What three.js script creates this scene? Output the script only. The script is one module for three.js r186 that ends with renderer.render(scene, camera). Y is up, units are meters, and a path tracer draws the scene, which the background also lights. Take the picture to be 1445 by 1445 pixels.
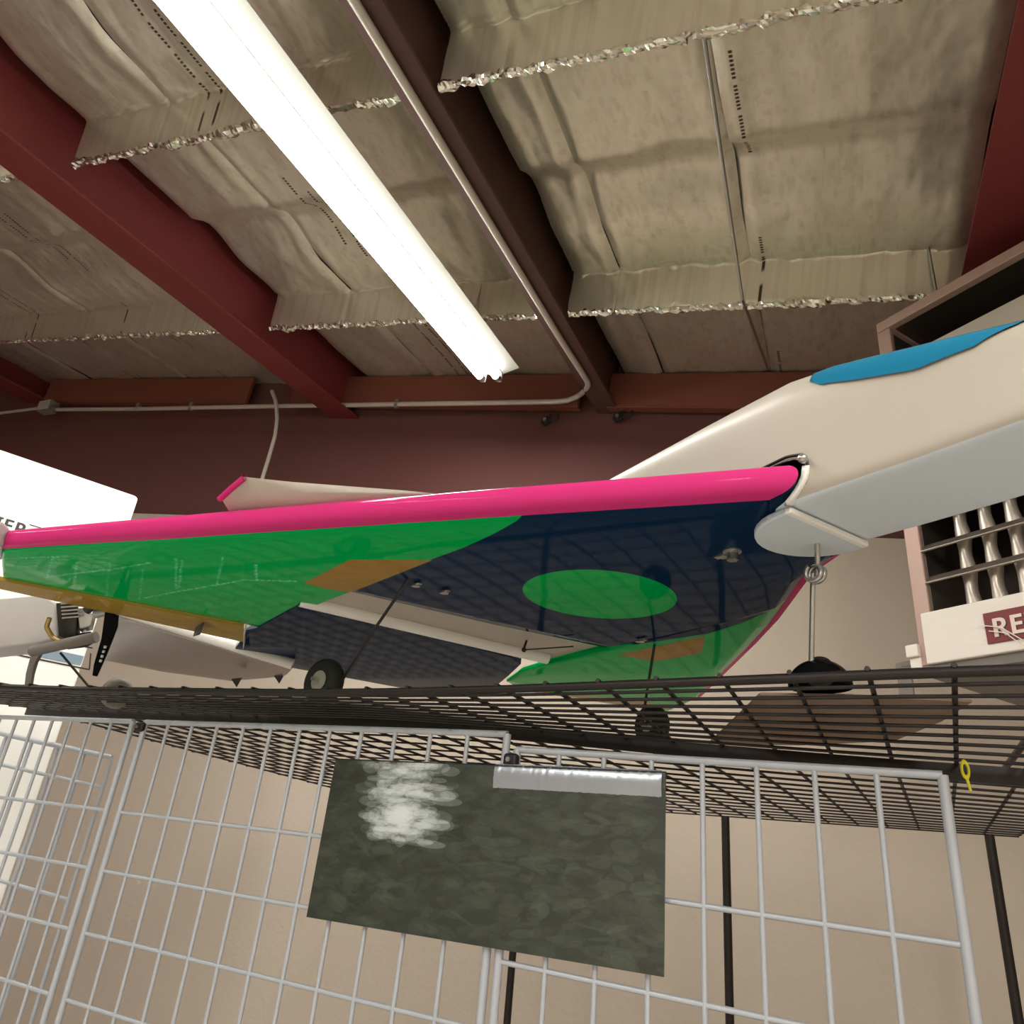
import * as THREE from 'three';
import { mergeGeometries } from 'three/addons/utils/BufferGeometryUtils.js';
import { RoundedBoxGeometry } from 'three/addons/geometries/RoundedBoxGeometry.js';
import { ImprovedNoise } from 'three/addons/math/ImprovedNoise.js';
import { RectAreaLightUniformsLib } from 'three/addons/lights/RectAreaLightUniformsLib.js';

/* ---------- camera, exposure, lamps ---------- */
const V = (x, y, z) => new THREE.Vector3(x, y, z);
const rad = THREE.MathUtils.degToRad;
const FOCAL = 1050, SIDE = 1445;
const scene = new THREE.Scene();
scene.background = new THREE.Color(0x000000);
const camera = new THREE.PerspectiveCamera(2 * THREE.MathUtils.radToDeg(Math.atan(SIDE / 2 / FOCAL)), 1, 0.05, 60);
camera.rotation.order = 'YXZ';
camera.position.set(0, 1.6, 0);
camera.rotation.set(rad(24.5), 0, rad(6));
camera.updateMatrixWorld(true);
const EXPOSURE = 1.0, LAMP_POWER = 32, TUBE_GLOW = 12;
// every lamp is a twin tube strip fitting under the roof: [across, along] in the roof's own metres, see stripLight()
const LAMPS = [[0.36, -1.86], [-2.95, -3.75], [0.1, -5.6], [2.9, -4.7], [1.8, -6.9]];
RectAreaLightUniformsLib.init();
const renderer = new THREE.WebGLRenderer({ antialias: true });
renderer.toneMapping = THREE.LinearToneMapping;
renderer.toneMappingExposure = EXPOSURE;
renderer.shadowMap.enabled = true;

/* ---------- helpers ---------- */
const EYE = camera.position.clone();
const sight = (x, y) => V((x - SIDE / 2) / FOCAL, (SIDE / 2 - y) / FOCAL, -1).applyQuaternion(camera.quaternion);
const at = (x, y, d) => sight(x, y).multiplyScalar(d).add(EYE);             // a point at a distance along the view axis
const onPlane = (x, y, p, n) => { const r = sight(x, y); return r.clone().multiplyScalar(p.clone().sub(EYE).dot(n) / r.dot(n)).add(EYE); };
const atHeight = (x, y, h) => onPlane(x, y, V(0, h, 0), V(0, 1, 0));
let seed = 7;
const rnd = () => (seed = (seed * 16807) % 2147483647) / 2147483647;
const noise = new ImprovedNoise();
const used = {};
function numbered(n) { used[n] = (used[n] || 0) + 1; return used[n] === 1 ? n : n + '_' + String(used[n] - 1).padStart(3, '0'); }
function tag(o, label, category, group) {
  if (label) o.userData.label = label;
  if (category) o.userData.category = category;
  if (group) o.userData.group = group;
  return o;
}
function thing(name, label, category, p = V(0, 0, 0), quat, group) {
  const g = new THREE.Group(); g.name = numbered(name); g.position.copy(p);
  if (quat) g.quaternion.copy(quat);
  scene.add(g); g.updateMatrixWorld(true);
  return tag(g, label, category, group);
}
function obj(name, geo, mat, parent = scene, label) {
  const g = Array.isArray(geo) ? join(geo) : geo;
  const m = new THREE.Mesh(g, mat); m.name = parent === scene ? numbered(name) : name;
  m.castShadow = m.receiveShadow = true;
  parent.add(m);
  if (label) m.userData.label = label;
  return m;
}
function struct(name, geo, mat) { const m = obj(name, geo, mat); m.userData.kind = 'structure'; return m; }
function join(list) {
  const out = list.map((g) => { const h = g.index ? g.toNonIndexed() : g.clone(); for (const k of Object.keys(h.attributes)) if (!['position', 'normal', 'uv'].includes(k)) h.deleteAttribute(k); return h; });
  return out.length === 1 ? out[0] : mergeGeometries(out);
}
const local = (parent, p) => parent.worldToLocal(p.clone());
function rod(a, b, r, seg = 8, r2 = r) {
  const d = b.clone().sub(a), g = new THREE.CylinderGeometry(r2, r, d.length(), seg, 1);
  g.applyQuaternion(new THREE.Quaternion().setFromUnitVectors(V(0, 1, 0), d.clone().normalize()));
  const m = a.clone().add(b).multiplyScalar(0.5);
  return g.translate(m.x, m.y, m.z);
}
const tube = (pts, r, n = 40, seg = 8) => new THREE.TubeGeometry(new THREE.CatmullRomCurve3(pts, false, 'catmullrom', 0.2), n, r, seg, false);
const box = (w, h, d, x = 0, y = 0, z = 0, round = 0.003) => new RoundedBoxGeometry(w, h, d, 2, Math.min(round, w / 2.1, h / 2.1, d / 2.1)).translate(x, y, z);
// a plate cut to an outline in the ground plan of a local frame (x, z), from height y0 to y1
function plate(pts, y0, y1, bevel = 0.0015) {
  const s = new THREE.Shape(pts.map(([x, z]) => new THREE.Vector2(x, -z)));
  const g = new THREE.ExtrudeGeometry(s, { depth: Math.max(y1 - y0 - 2 * bevel, 0.0004), bevelEnabled: bevel > 0, bevelThickness: bevel, bevelSize: bevel, bevelOffset: -bevel, bevelSegments: 2, curveSegments: 24 });
  return g.rotateX(-Math.PI / 2).translate(0, y0 + bevel, 0);
}
// a skin through rings of points, each ring an array of Vector3
function skin(rings, closed = true, caps = false, uvOf) {
  const n = rings[0].length, pos = [], uv = [], idx = [];
  rings.forEach((r, i) => { for (let j = 0; j < n; j++) { const p = r[j]; pos.push(p.x, p.y, p.z); const t = uvOf ? uvOf(p, i, j) : [i / (rings.length - 1), j / n]; uv.push(t[0], t[1]); } });
  const last = closed ? n : n - 1;
  for (let i = 0; i < rings.length - 1; i++) for (let j = 0; j < last; j++) { const a = i * n + j, b = i * n + (j + 1) % n, c = a + n, d = b + n; idx.push(a, b, c, b, d, c); }
  if (caps) for (const i of [0, rings.length - 1]) {
    const c = rings[i].reduce((s, p) => s.add(p), V(0, 0, 0)).multiplyScalar(1 / n), k = pos.length / 3;
    pos.push(c.x, c.y, c.z); const t = uvOf ? uvOf(c, i, 0) : [0, 0]; uv.push(...t);
    for (let j = 0; j < n; j++) { const a = i * n + j, b = i * n + (j + 1) % n; i ? idx.push(a, b, k) : idx.push(b, a, k); }
  }
  const g = new THREE.BufferGeometry();
  g.setAttribute('position', new THREE.Float32BufferAttribute(pos, 3)); g.setAttribute('uv', new THREE.Float32BufferAttribute(uv, 2)); g.setIndex(idx); g.computeVertexNormals();
  return g;
}
const lerp = (a, b, t) => a + (b - a) * t;
function table(rows, x) { // piecewise linear look-up, rows of [x, value, value ...]
  if (x <= rows[0][0]) return rows[0].slice(1);
  for (let i = 1; i < rows.length; i++) if (x <= rows[i][0]) { const t = (x - rows[i - 1][0]) / (rows[i][0] - rows[i - 1][0] || 1); return rows[i].slice(1).map((v, k) => lerp(rows[i - 1][k + 1], v, t)); }
  return rows[rows.length - 1].slice(1);
}
function canvasTexture(w, h, draw) {
  const c = document.createElement('canvas'); c.width = w; c.height = h; draw(c.getContext('2d'), w, h);
  const t = new THREE.CanvasTexture(c); t.colorSpace = THREE.SRGBColorSpace; t.wrapS = t.wrapT = THREE.RepeatWrapping; return t;
}
function noiseTexture(n, f) { // grey relief, tiling
  const d = new Uint8Array(n * n * 4);
  for (let y = 0; y < n; y++) for (let x = 0; x < n; x++) { const v = 255 * THREE.MathUtils.clamp(f(x / n, y / n), 0, 1), k = (y * n + x) * 4; d[k] = d[k + 1] = d[k + 2] = v; d[k + 3] = 255; }
  const t = new THREE.DataTexture(d, n, n); t.wrapS = t.wrapT = THREE.RepeatWrapping; t.magFilter = THREE.LinearFilter; t.minFilter = THREE.LinearFilter; t.needsUpdate = true; return t;
}
const wrapNoise = (u, v, fx, fy, z) => { // periodic
  const a = (x, y) => noise.noise(x * fx, y * fy, z);
  return a(u, v) * (1 - u) * (1 - v) + a(u - 1, v) * u * (1 - v) + a(u, v - 1) * (1 - u) * v + a(u - 1, v - 1) * u * v;
};

/* ---------- materials ---------- */
const std = (c, r = 0.6, m = 0, o = {}) => new THREE.MeshStandardMaterial({ color: c, roughness: r, metalness: m, ...o });
const film = (c, o = {}) => new THREE.MeshPhysicalMaterial({ color: c, roughness: 0.06, ior: 1.11, side: THREE.DoubleSide, ...o });
const foilRelief = noiseTexture(256, (u, v) => 0.5 + 0.5 * wrapNoise(u, v, 9, 26, 1.3) + 0.35 * wrapNoise(u, v, 30, 46, 4.1) + 0.25 * Math.abs(wrapNoise(u, v, 14, 5, 8.7)));
const wallGrain = noiseTexture(256, (u, v) => 0.5 + 0.4 * wrapNoise(u, v, 40, 40, 2.2) + 0.3 * wrapNoise(u, v, 90, 90, 5.2));
const M = {
  foil: std(0xdcd5c6, 0.34, 0.66, { bumpMap: foilRelief, bumpScale: 0.005, side: THREE.DoubleSide }),
  foilBright: std(0xe6e2d8, 0.22, 0.95, { side: THREE.DoubleSide }),
  redSteel: std(0x7a2e2c, 0.6, 0.1), darkSteel: std(0x5a3d36, 0.6, 0.15), rust: std(0x7c4433, 0.75),
  wallRed: std(0x6c423e, 0.75, 0, { bumpMap: wallGrain, bumpScale: 0.002 }), wallCream: std(0xc9bcad, 0.85, 0, { bumpMap: wallGrain, bumpScale: 0.002 }),
  floor: std(0xcdc8c0, 0.7, 0, { bumpMap: wallGrain, bumpScale: 0.002 }),
  conduit: std(0xcfc6bd, 0.45, 0.3), cable: std(0xc9c2b6, 0.6),
  housing: std(0xf2f2ee, 0.35), steel: std(0xb9b9b6, 0.3, 0.9), darkMetal: std(0x3a3836, 0.45, 0.6),
  cream: new THREE.MeshPhysicalMaterial({ color: 0xbcb3a6, roughness: 0.5, clearcoat: 0.3, clearcoatRoughness: 0.25, side: THREE.DoubleSide }),
  paleBlue: new THREE.MeshPhysicalMaterial({ color: 0xdbe6f0, roughness: 0.5, clearcoat: 0.3, clearcoatRoughness: 0.25, side: THREE.DoubleSide }),
  white: std(0xfaf8f3, 0.45), canopy: film(0x247a9e), pink: film(0xd5397f), gold: film(0xa88a3e), navy: film(0x0f2844, { ior: 1.08 }),
  rubber: std(0x1b1a19, 0.75), gloss: film(0x111213), hub: std(0xb7b0a6, 0.4, 0.4), brass: std(0xb49a5c, 0.35, 0.8),
  blackWire: std(0x241c1a, 0.5, 0.2), whiteWire: std(0xb7bcc4, 0.4, 0.15), clip: std(0x17181b, 0.5),
  cabinet: std(0xf7f5f0, 0.4), greyPaint: std(0xc9c6c4, 0.5), silverFilm: std(0xb9b0aa, 0.24, 0.75, { side: THREE.DoubleSide }),
  sleeve: std(0xa9aeb6, 0.25, 0.4, { side: THREE.DoubleSide }),
  heaterWhite: std(0xf1e9df, 0.45), heaterFrame: std(0xb99b90, 0.5, 0.3), ductSteel: std(0x7d746d, 0.35, 0.85), louver: std(0x9d9187, 0.35, 0.8), exchanger: std(0xd0c6bb, 0.36, 0.6),
  card: std(0x8c7564, 0.9), greyTape: std(0x7c7670, 0.7),
};

/* ---------- the roof's own frame: x across, y out of the roof, z towards the viewer ---------- */
const E1 = sight(-1432, 552).normalize().negate(), E2 = sight(1200, 1150).normalize();
E2.addScaledVector(E1, -E1.dot(E2)).normalize();
const EN = V(0, 0, 0).crossVectors(E1, E2).normalize();
const R0 = at(700, 532, 4.8);
const RQ = new THREE.Quaternion().setFromRotationMatrix(new THREE.Matrix4().makeBasis(E1, EN, E2.clone().negate()));
const roofPoint = (u, w, v) => R0.clone().addScaledVector(E1, u).addScaledVector(EN, w).addScaledVector(E2, v);
const E1H = V(E1.x, 0, E1.z).normalize(), FH = V(E1H.z, 0, -E1H.x).normalize();   // ground plan: along the end wall, and out through it
const WQ = new THREE.Quaternion().setFromRotationMatrix(new THREE.Matrix4().makeBasis(E1H, V(0, 1, 0), FH.clone().negate()));
const WALL0 = roofPoint(0, 0, 0.06);

/* ---------- the setting ---------- */
const UMIN = -4.6, UMAX = 3.4, VMIN = -8;
{
  const g = (w, h, d, u, y, v) => { const b = new THREE.BoxGeometry(w, h, d); b.applyQuaternion(WQ); const p = WALL0.clone().addScaledVector(E1H, u).addScaledVector(FH, v); return b.translate(p.x, y, p.z); };
  struct('floor', g(10.2, 0.1, 9, -1.1, -0.05, -4), M.floor);
  struct('wall_left', g(0.1, 6, 9, UMIN - 1.2, 3, -4), M.wallRed);
  struct('wall_right', g(0.1, 6, 9, UMAX + 0.35, 3, -4), M.wallCream);
  struct('wall_front', g(10.2, 6, 0.1, -1.1, 3, VMIN - 0.3), M.wallCream);
  // end wall: red sheeting above, a cream lining board below whose top edge runs parallel to the roof
  struct('wall_back', g(10.2, 6, 0.1, -1.1, 3, 0.06), M.wallRed);
  const a = onPlane(205, 727, WALL0, FH), b = onPlane(1250, 763, WALL0, FH), dir = b.clone().sub(a);
  const uA = a.clone().sub(WALL0).dot(E1H), uB = b.clone().sub(WALL0).dot(E1H), yOf = (u) => lerp(a.y, b.y, (u - uA) / (uB - uA));
  const s = new THREE.Shape([[-5.7, 0.1], [3.6, 0.1], [3.6, yOf(3.6)], [-5.7, yOf(-5.7)]].map((p) => new THREE.Vector2(...p)));
  const e = new THREE.ExtrudeGeometry(s, { depth: 0.03, bevelEnabled: false }).applyQuaternion(WQ).translate(WALL0.x, 0, WALL0.z);
  struct('trim_1', e, M.wallCream);
}
// ceiling: foil faced blankets draped over purlins, one mesh per blanket
const PURLINS = [-0.95, -2.25, -3.55, -4.85, -6.15];
function foilDrop(v, u) {
  let w = 0;
  for (const p of PURLINS) {
    const f = p + 0.02, t = v - f;                                    // t > 0 is beyond the lip
    if (t <= 0 && t > -0.7) w += 0.05 * THREE.MathUtils.smoothstep(t, -0.7, -0.64) * (1 - THREE.MathUtils.smoothstep(t, -0.6, -0.3));
    if (t > -0.035 && t <= 0) w -= 0.2 * THREE.MathUtils.smoothstep(t, -0.035, -0.01);
    if (t > 0 && t < 0.05) w -= 0.2 * (1 - t / 0.05);
  }
  return w;
}
{
  const roof = new THREE.Group(); roof.name = 'ceiling'; roof.userData.kind = 'structure'; roof.position.copy(R0); roof.quaternion.copy(RQ); scene.add(roof);
  const print = canvasTexture(512, 2048, (c, w, h) => {
    c.fillStyle = '#fff'; c.fillRect(0, 0, w, h);
    c.fillStyle = '#54483f';
    for (const x of [0.3, 0.36]) for (let k = 0; k < 26; k++) { const y = (k * 0.041 + x * 3 % 0.07) % 1; if (k % 7 > 3) continue; for (let j = 0; j < 7; j++) c.fillRect(x * w, (y + j * 0.005) * h, 5, 0.003 * h); }
    for (let k = 0; k < 4000; k++) { const g = 150 + rnd() * 90; c.fillStyle = `rgba(${g},${g * 0.94},${g * 0.84},0.09)`; c.beginPath(); c.ellipse(rnd() * w, rnd() * h, 1 + rnd() * 6, 3 + rnd() * 22, 0, 0, 7); c.fill(); }
  });
  M.foil.map = print;
  const edges = [[-6.0, -4.02], [-4.0, -2.78], [-2.78, -1.3], [-1.025, -0.48], [-0.48, 0.72], [0.862, 1.1], [1.1, 1.69], [1.69, 2.5], [2.62, 3.9]];
  const vs = [];
  for (let v = VMIN - 0.3; v < 0.12; ) { vs.push(v); const near = Math.min(...PURLINS.map((p) => Math.abs(v - p))); v += near < 0.1 ? 0.006 : near < 0.2 ? 0.02 : 0.05; }
  vs.push(0.13);
  edges.forEach(([u0, u1, droop], b) => {
    const n = Math.ceil((u1 - u0) / 0.022), rings = [];
    for (const v of vs) {
      const r = [];
      for (let i = 0; i <= n; i++) {
        const u = lerp(u0, u1, i / n), e = Math.min(i, n - i) / n * (u1 - u0);
        const near = Math.max(0, 1 - Math.min(...PURLINS.map((p) => Math.abs(v - p))) / 0.07);
        const k = noise.noise(u * 7, b * 3.1, 1.7) * 0.55 + noise.noise(u * 21, b * 1.1, 5.7) * 0.3 + noise.noise(u * 52, v * 40, 2.7) * 0.22;
        const vv = v + near * 0.014 * k;
        let w = foilDrop(vv, u) + near * 0.014 * (noise.noise(u * 13, v * 25, b) + 0.9 * noise.noise(u * 47, v * 70, 9));
        w += 0.016 * noise.noise(u * 3.2 + b * 9, v * 2.1, 3) + 0.006 * noise.noise(u * 11, v * 5, b) + 0.003 * noise.noise(u * 40, v * 9, 2);
        w += 0.012 * Math.exp(-e / 0.02) - 0.007 * Math.exp(-Math.pow((e - 0.05) / 0.03, 2));
        if (droop) w = Math.max(w - droop * Math.exp(-Math.pow(i / n * (u1 - u0) / 0.075, 1.6)), -droop - 0.03);     // tucked up into the seam, slack beside it
        r.push(V(u, w, -vv));
      }
      rings.push(r);
    }
    PURLINS.slice(0, 3).forEach((pv, q) => {
      const m = Math.ceil((u1 - u0) / 0.011), rr = [];
      for (let i = 0; i <= m; i++) {
        const u = lerp(u0 + 0.01, u1 - 0.01, i / m), k = noise.noise(u * 7, b * 3.1, 1.7) * 0.55 + noise.noise(u * 21, b * 1.1, 5.7) * 0.3, c = V(u, -0.2 + 0.012 * noise.noise(u * 13, q, b), -(pv + 0.012 - 0.014 * k));
        rr.push(Array.from({ length: 9 }, (_, j) => { const a = j / 9 * Math.PI * 2, r = 0.013 + 0.012 * noise.noise(u * 42, j * 1.3, q + b) + 0.014 * Math.max(0, noise.noise(u * 9, 4.4, q + b)); return V(c.x, c.y + r * Math.sin(a), c.z + r * Math.cos(a)); }));
      }
      const g = skin(rr).toNonIndexed(); g.computeVertexNormals();
      obj('foil_lip', g, M.foilBright, roof);
    });
    obj('foil_blanket', skin(rings, false, false, (p) => [p.x / 1.2 + 0.13 * b, -p.z / 3.1 + b * 0.27]), M.foil, roof);
  });
  obj('roof_deck', new THREE.BoxGeometry(10.6, 0.06, 9).translate(-1.1, 0.22, 4.0), M.darkSteel, roof);
}
// steel under the roof, all in the roof's frame
function roofThing(name, label, category, group, u = 0, w = 0, v = 0) { return thing(name, label, category, roofPoint(u, w, v), RQ, group); }
function roofBeam(u0, u1, low, mat, label, v0 = 0.05) {
  const t = roofThing('roof_beam', label, 'beam', null, (u0 + u1) / 2, 0, v0), L = 8, w = u1 - u0;
  obj('flange', box(w, 0.014, L, 0, low, L / 2), mat, t);
  obj('web', box(0.012, -low + 0.16, L, 0, low / 2 + 0.08, L / 2), mat, t);
}
roofBeam(-1.27, -1.03, -0.29, M.redSteel, 'wide dark red steel roof beam left of the lit strip lamp');
roofBeam(0.72, 0.86, -0.22, M.darkSteel, 'narrow brown steel roof beam with a pipe along it');
roofBeam(2.47, 2.65, -0.26, M.redSteel, 'short visible dark red steel beam above the heater');
roofBeam(-4.85, -4.5, -0.2, M.redSteel, 'dark red steel beam in the far left corner of the roof');
for (const [u0, u1, label] of [[-4.5, -2.05, 'rust coloured eave board at the left above the conduit'], [-1.62, 0.62, 'rust coloured eave board behind the end of the strip lamp'], [0.8, 2.4, 'rust coloured eave board right of the narrow roof beam']]) {
  const t = roofThing('eave_board', label, 'board', null, (u0 + u1) / 2, -0.115, -0.03);
  obj('board_face', box(u1 - u0, 0.21, 0.03), M.rust, t);
  obj('board_lip', box(u1 - u0, 0.02, 0.06, 0, -0.105, -0.02), M.rust, t);
}
// twin tube strip lamps
function stripLight(u, v, label, first) {
  const t = roofThing('strip_lamp', label, 'lamp', null, u, -0.4, v), L = 2.44;
  obj('housing', box(0.13, 0.06, L, 0, 0.075, 0), M.housing, t);
  for (const s of [-1, 1]) {
    const wing = new THREE.BoxGeometry(0.09, 0.003, L).rotateZ(s * 0.4).translate(s * 0.106, 0.07, 0);
    obj('reflector', wing, M.housing, t);
    obj('tube', new THREE.CapsuleGeometry(0.019, L - 0.1, 6, 14).rotateX(Math.PI / 2).translate(s * 0.048, 0.012, 0), new THREE.MeshStandardMaterial({ color: 0xffffff, emissive: 0xfffdf6, emissiveIntensity: TUBE_GLOW, roughness: 0.5 }), t);
    obj('end_cap', new THREE.CylinderGeometry(0.0195, 0.0195, 0.03, 14).rotateX(Math.PI / 2).translate(s * 0.048, 0.012, -L / 2 + 0.03), M.steel, t);
    obj('lamp_holder', box(0.03, 0.06, 0.018, s * 0.048, 0.03, -L / 2 + 0.008), M.housing, t);
    obj('lamp_holder', box(0.03, 0.06, 0.018, s * 0.048, 0.03, L / 2 - 0.008), M.housing, t);
    obj('hanger', [rod(V(0, 0.1, s * 0.9), V(0, 0.42, s * 0.9), 0.003)], M.steel, t);
  }
  const a = new THREE.RectAreaLight(0xfffdf6, LAMP_POWER, 0.2, L - 0.1);
  a.rotation.x = -Math.PI / 2; a.position.set(0, -0.012, 0); t.add(a);
}
stripLight(...LAMPS[0], 'bright twin tube strip lamp hanging below the foil roof');
stripLight(...LAMPS[1], 'lit twin tube strip lamp at the far left of the room');
stripLight(...LAMPS[2], 'lit twin tube strip lamp behind the viewer, in the middle of the rear lamps');
stripLight(...LAMPS[3], 'lit twin tube strip lamp beside the right hand wall');
stripLight(...LAMPS[4], 'lit twin tube strip lamp furthest behind the viewer by the front wall');

/* ---------- fittings on the end wall ---------- */
{
  const W = (x, y, off = 0.15) => onPlane(x, y, WALL0.clone().addScaledVector(FH, -off), FH);
  const bendIn = roofPoint(0.79, -0.25, -0.18), t = thing('conduit_pipe', 'thin pale conduit pipe running along the red wall and up the narrow beam', 'pipe', W(450, 575));
  const path = [W(80, 578), W(200, 577), W(400, 573), W(600, 570), W(780, 567), W(806, 564), W(820, 556), roofPoint(0.79, -0.245, -0.35), roofPoint(0.785, -0.245, -0.8), roofPoint(0.785, -0.245, -1.6), roofPoint(0.785, -0.245, -3.2)];
  obj('pipe', tube(path.map((p) => local(t, p)), 0.016, 140), M.conduit, t);
  obj('pipe', tube([W(-60, 589), W(-25, 586), W(0, 583), W(55, 576)].map((p) => local(t, p)), 0.013, 30), M.conduit, t);
  for (const x of [195, 270, 560]) obj('pipe_clamp', box(0.03, 0.06, 0.03, 0, 0, 0).applyQuaternion(WQ).translate(...local(t, W(x, 577 - x * 0.013)).toArray()), M.steel, t);
  const j = thing('junction_box', 'small grey junction box on the conduit at the far left', 'box', W(68, 575, 0.15), WQ);
  obj('case', box(0.15, 0.1, 0.08), M.greyTape, j); obj('cover', box(0.13, 0.085, 0.012, 0, 0, 0.045), M.conduit, j); obj('connector', new THREE.CylinderGeometry(0.022, 0.022, 0.05, 12).rotateZ(Math.PI / 2).translate(0.095, -0.02, 0.0), M.steel, j);
  const c = thing('hanging_cable', 'pale grey cable hanging down the red wall in front of the conduit', 'cable', W(388, 560, 0.2));
  obj('cable', tube([W(384, 552, 0.2), W(389, 566, 0.2), W(391, 590, 0.2), W(388, 615, 0.2), W(378, 650, 0.2), W(366, 690, 0.2), W(362, 740, 0.2)].map((p) => local(c, p)), 0.014, 60), M.cable, c);
  for (const [x, y, l] of [[770, 587, 'left of two small steel anchor bolts in the red wall'], [872, 582, 'right of two small steel anchor bolts in the red wall']]) {
    const b = thing('anchor_bolt', l, 'bolt', W(x, y + 7, 0.02), WQ);
    obj('washer', new THREE.CylinderGeometry(0.032, 0.032, 0.008, 20).rotateX(Math.PI / 2), M.darkMetal, b);
    obj('nut', new THREE.CylinderGeometry(0.012, 0.012, 0.02, 6).rotateX(Math.PI / 2).translate(0, 0, 0.015), M.steel, b);
    obj('clip', new THREE.TorusGeometry(0.03, 0.006, 8, 20).translate(0.06, 0.005, 0.02), M.darkMetal, b);
  }
  const s = roofThing('tie_rod', 'thin bright rod running along the foil right of the narrow beam', 'rod', null, 1.69, -0.03, -0.6);
  obj('rod', rod(local(s, roofPoint(1.69, -0.225, -1.02)), local(s, roofPoint(1.69, -0.04, -0.14)), 0.007), M.steel, s);
  obj('rod', rod(local(s, roofPoint(1.69, -0.05, -2.2)), local(s, roofPoint(1.69, -0.225, -1.02)), 0.007), M.steel, s);
}

/* ---------- the large model aircraft: local x runs aft, z to port, y up from the shelf ---------- */
const SHELF = 1.831, UNDER = 0.2225;
const AIR0 = V(0.437, SHELF, -0.964), AIRQ = new THREE.Quaternion().setFromAxisAngle(V(0, 1, 0), rad(120));
const craft = thing('model_airplane', 'large radio control delta wing model airplane with pink leading edge and green and navy underside', 'model airplane', AIR0, AIRQ);
{
  const LE = [[-1.016, 1.083], [-0.644, 0.585], [-0.358, 0.209], [-0.137, -0.078], [-0.1, -0.045], [0.05, -0.045], [0.078, -0.01], [0.129, 0.095], [0.292, 0.3], [0.392, 0.44], [0.719, 0.92], [0.79, 1.1]];
  const TE = [[-1.016, 1.372], [-0.494, 1.285], [-0.456, 1.29], [-0.395, 0.813], [-0.07, 0.778], [0.215, 0.727], [0.2155, 1.1], [0.264, 1.26], [0.373, 1.33], [0.79, 1.2]];
  const lats = [-1.016, 0.79, 0.2155, ...LE.map((r) => r[0]), ...TE.map((r) => r[0])];
  for (let z = -1.01; z < 0.78; z += 0.02) lats.push(z);
  const st = [...new Set(lats.map((z) => +z.toFixed(4)))].sort((a, b) => a - b);
  const thick = (z) => lerp(0.04, 0.034, Math.min(1, Math.abs(z + 0.03)));
  const NOSE = 0.034;
  const ringAt = (z) => {
    const x0 = table(LE, z)[0], x1 = table(TE, z)[0], h = thick(z), r = [], N = 26, c = Math.max(x1 - x0, 0.06);
    const xn = x0 + Math.min(NOSE, c * 0.3);
    for (let i = 0; i <= N; i++) { const t = i / N, x = lerp(xn, x1, t); r.push(V(x, UNDER - 0.006 * Math.sin(Math.PI * Math.sqrt(t)), z)); }
    r.push(V(x1, UNDER + 0.008, z));
    for (let i = 1; i <= N; i++) { const t = 1 - i / N; r.push(V(lerp(xn, x1, t), UNDER + lerp(h + 0.012 * Math.sin(Math.PI * t) , 0.008, t), z)); }
    return r;
  };
  // film pattern in plan metres
  const X0 = -0.15, X1 = 1.45, Z0 = -1.05, Z1 = 0.85, W = 1600, H = 1900;
  const map = canvasTexture(W, H, (c) => {
    const P = (z, x) => [(x - X0) / (X1 - X0) * W, (Z1 - z) / (Z1 - Z0) * H];
    const poly = (col, pts) => { c.fillStyle = col; c.beginPath(); pts.forEach((p, i) => (i ? c.lineTo(...P(...p)) : c.moveTo(...P(...p)))); c.closePath(); c.fill(); };
    c.fillStyle = '#0f2b4a'; c.fillRect(0, 0, W, H);
    poly('#00b056', [[-1.1, 1.6], [-1.1, 0], [-0.37, 0.05], [-0.345, 0.26], [-0.346, 0.32], [-0.352, 0.41], [-0.365, 0.5], [-0.395, 0.813], [-0.417, 0.996], [-0.456, 1.3], [-0.47, 1.6]]);
    poly('#a27e3a', [[-0.492, 0.825], [-0.473, 0.613], [-0.362, 0.505], [-0.393, 0.818]]);
    c.fillStyle = '#00b056'; c.beginPath(); c.ellipse(...P(-0.045, 0.441), 0.143 / (X1 - X0) * W, 0.143 / (Z1 - Z0) * H, 0, 0, 7); c.fill();
    poly('#00b056', [[0.2, 0.727], [0.251, 0.451], [0.24, 0.35], [0.217, 0.26], [0.17, 0.16], [0.3, 0.1], [0.9, 0.5], [0.9, 1.5], [0.19, 1.5]]);
    poly('#a27e3a', [[0.252, 0.745], [0.258, 0.467], [0.354, 0.572], [0.345, 0.713]]);
    poly('#a27e3a', [[0.3, 1.35], [0.535, 1.2], [0.628, 1.1], [0.761, 1.12], [0.8, 1.3]]);
    // pale broken lines painted into the film: creases and reflections of the white grid
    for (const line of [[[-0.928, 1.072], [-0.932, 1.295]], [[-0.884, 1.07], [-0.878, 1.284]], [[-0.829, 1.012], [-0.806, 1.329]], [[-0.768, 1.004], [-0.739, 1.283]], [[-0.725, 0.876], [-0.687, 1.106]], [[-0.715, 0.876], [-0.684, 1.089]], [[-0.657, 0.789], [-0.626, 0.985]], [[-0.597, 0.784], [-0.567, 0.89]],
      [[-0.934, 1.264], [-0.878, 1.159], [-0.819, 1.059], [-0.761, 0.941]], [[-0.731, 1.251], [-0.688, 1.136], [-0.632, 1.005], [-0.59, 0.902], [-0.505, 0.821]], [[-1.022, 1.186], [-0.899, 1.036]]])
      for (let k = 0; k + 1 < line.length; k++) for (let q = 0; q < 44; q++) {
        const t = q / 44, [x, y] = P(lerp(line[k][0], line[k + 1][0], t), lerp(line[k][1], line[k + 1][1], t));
        c.fillStyle = `rgba(175,232,198,${0.1 + 0.5 * rnd() * rnd()})`; c.beginPath(); c.ellipse(x + 5 * (rnd() - 0.5), y + 3 * (rnd() - 0.5), 3 + rnd() * 5, 1.5 + rnd() * 2.4, 0, 0, 7); c.fill();
      }
  });
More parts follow.
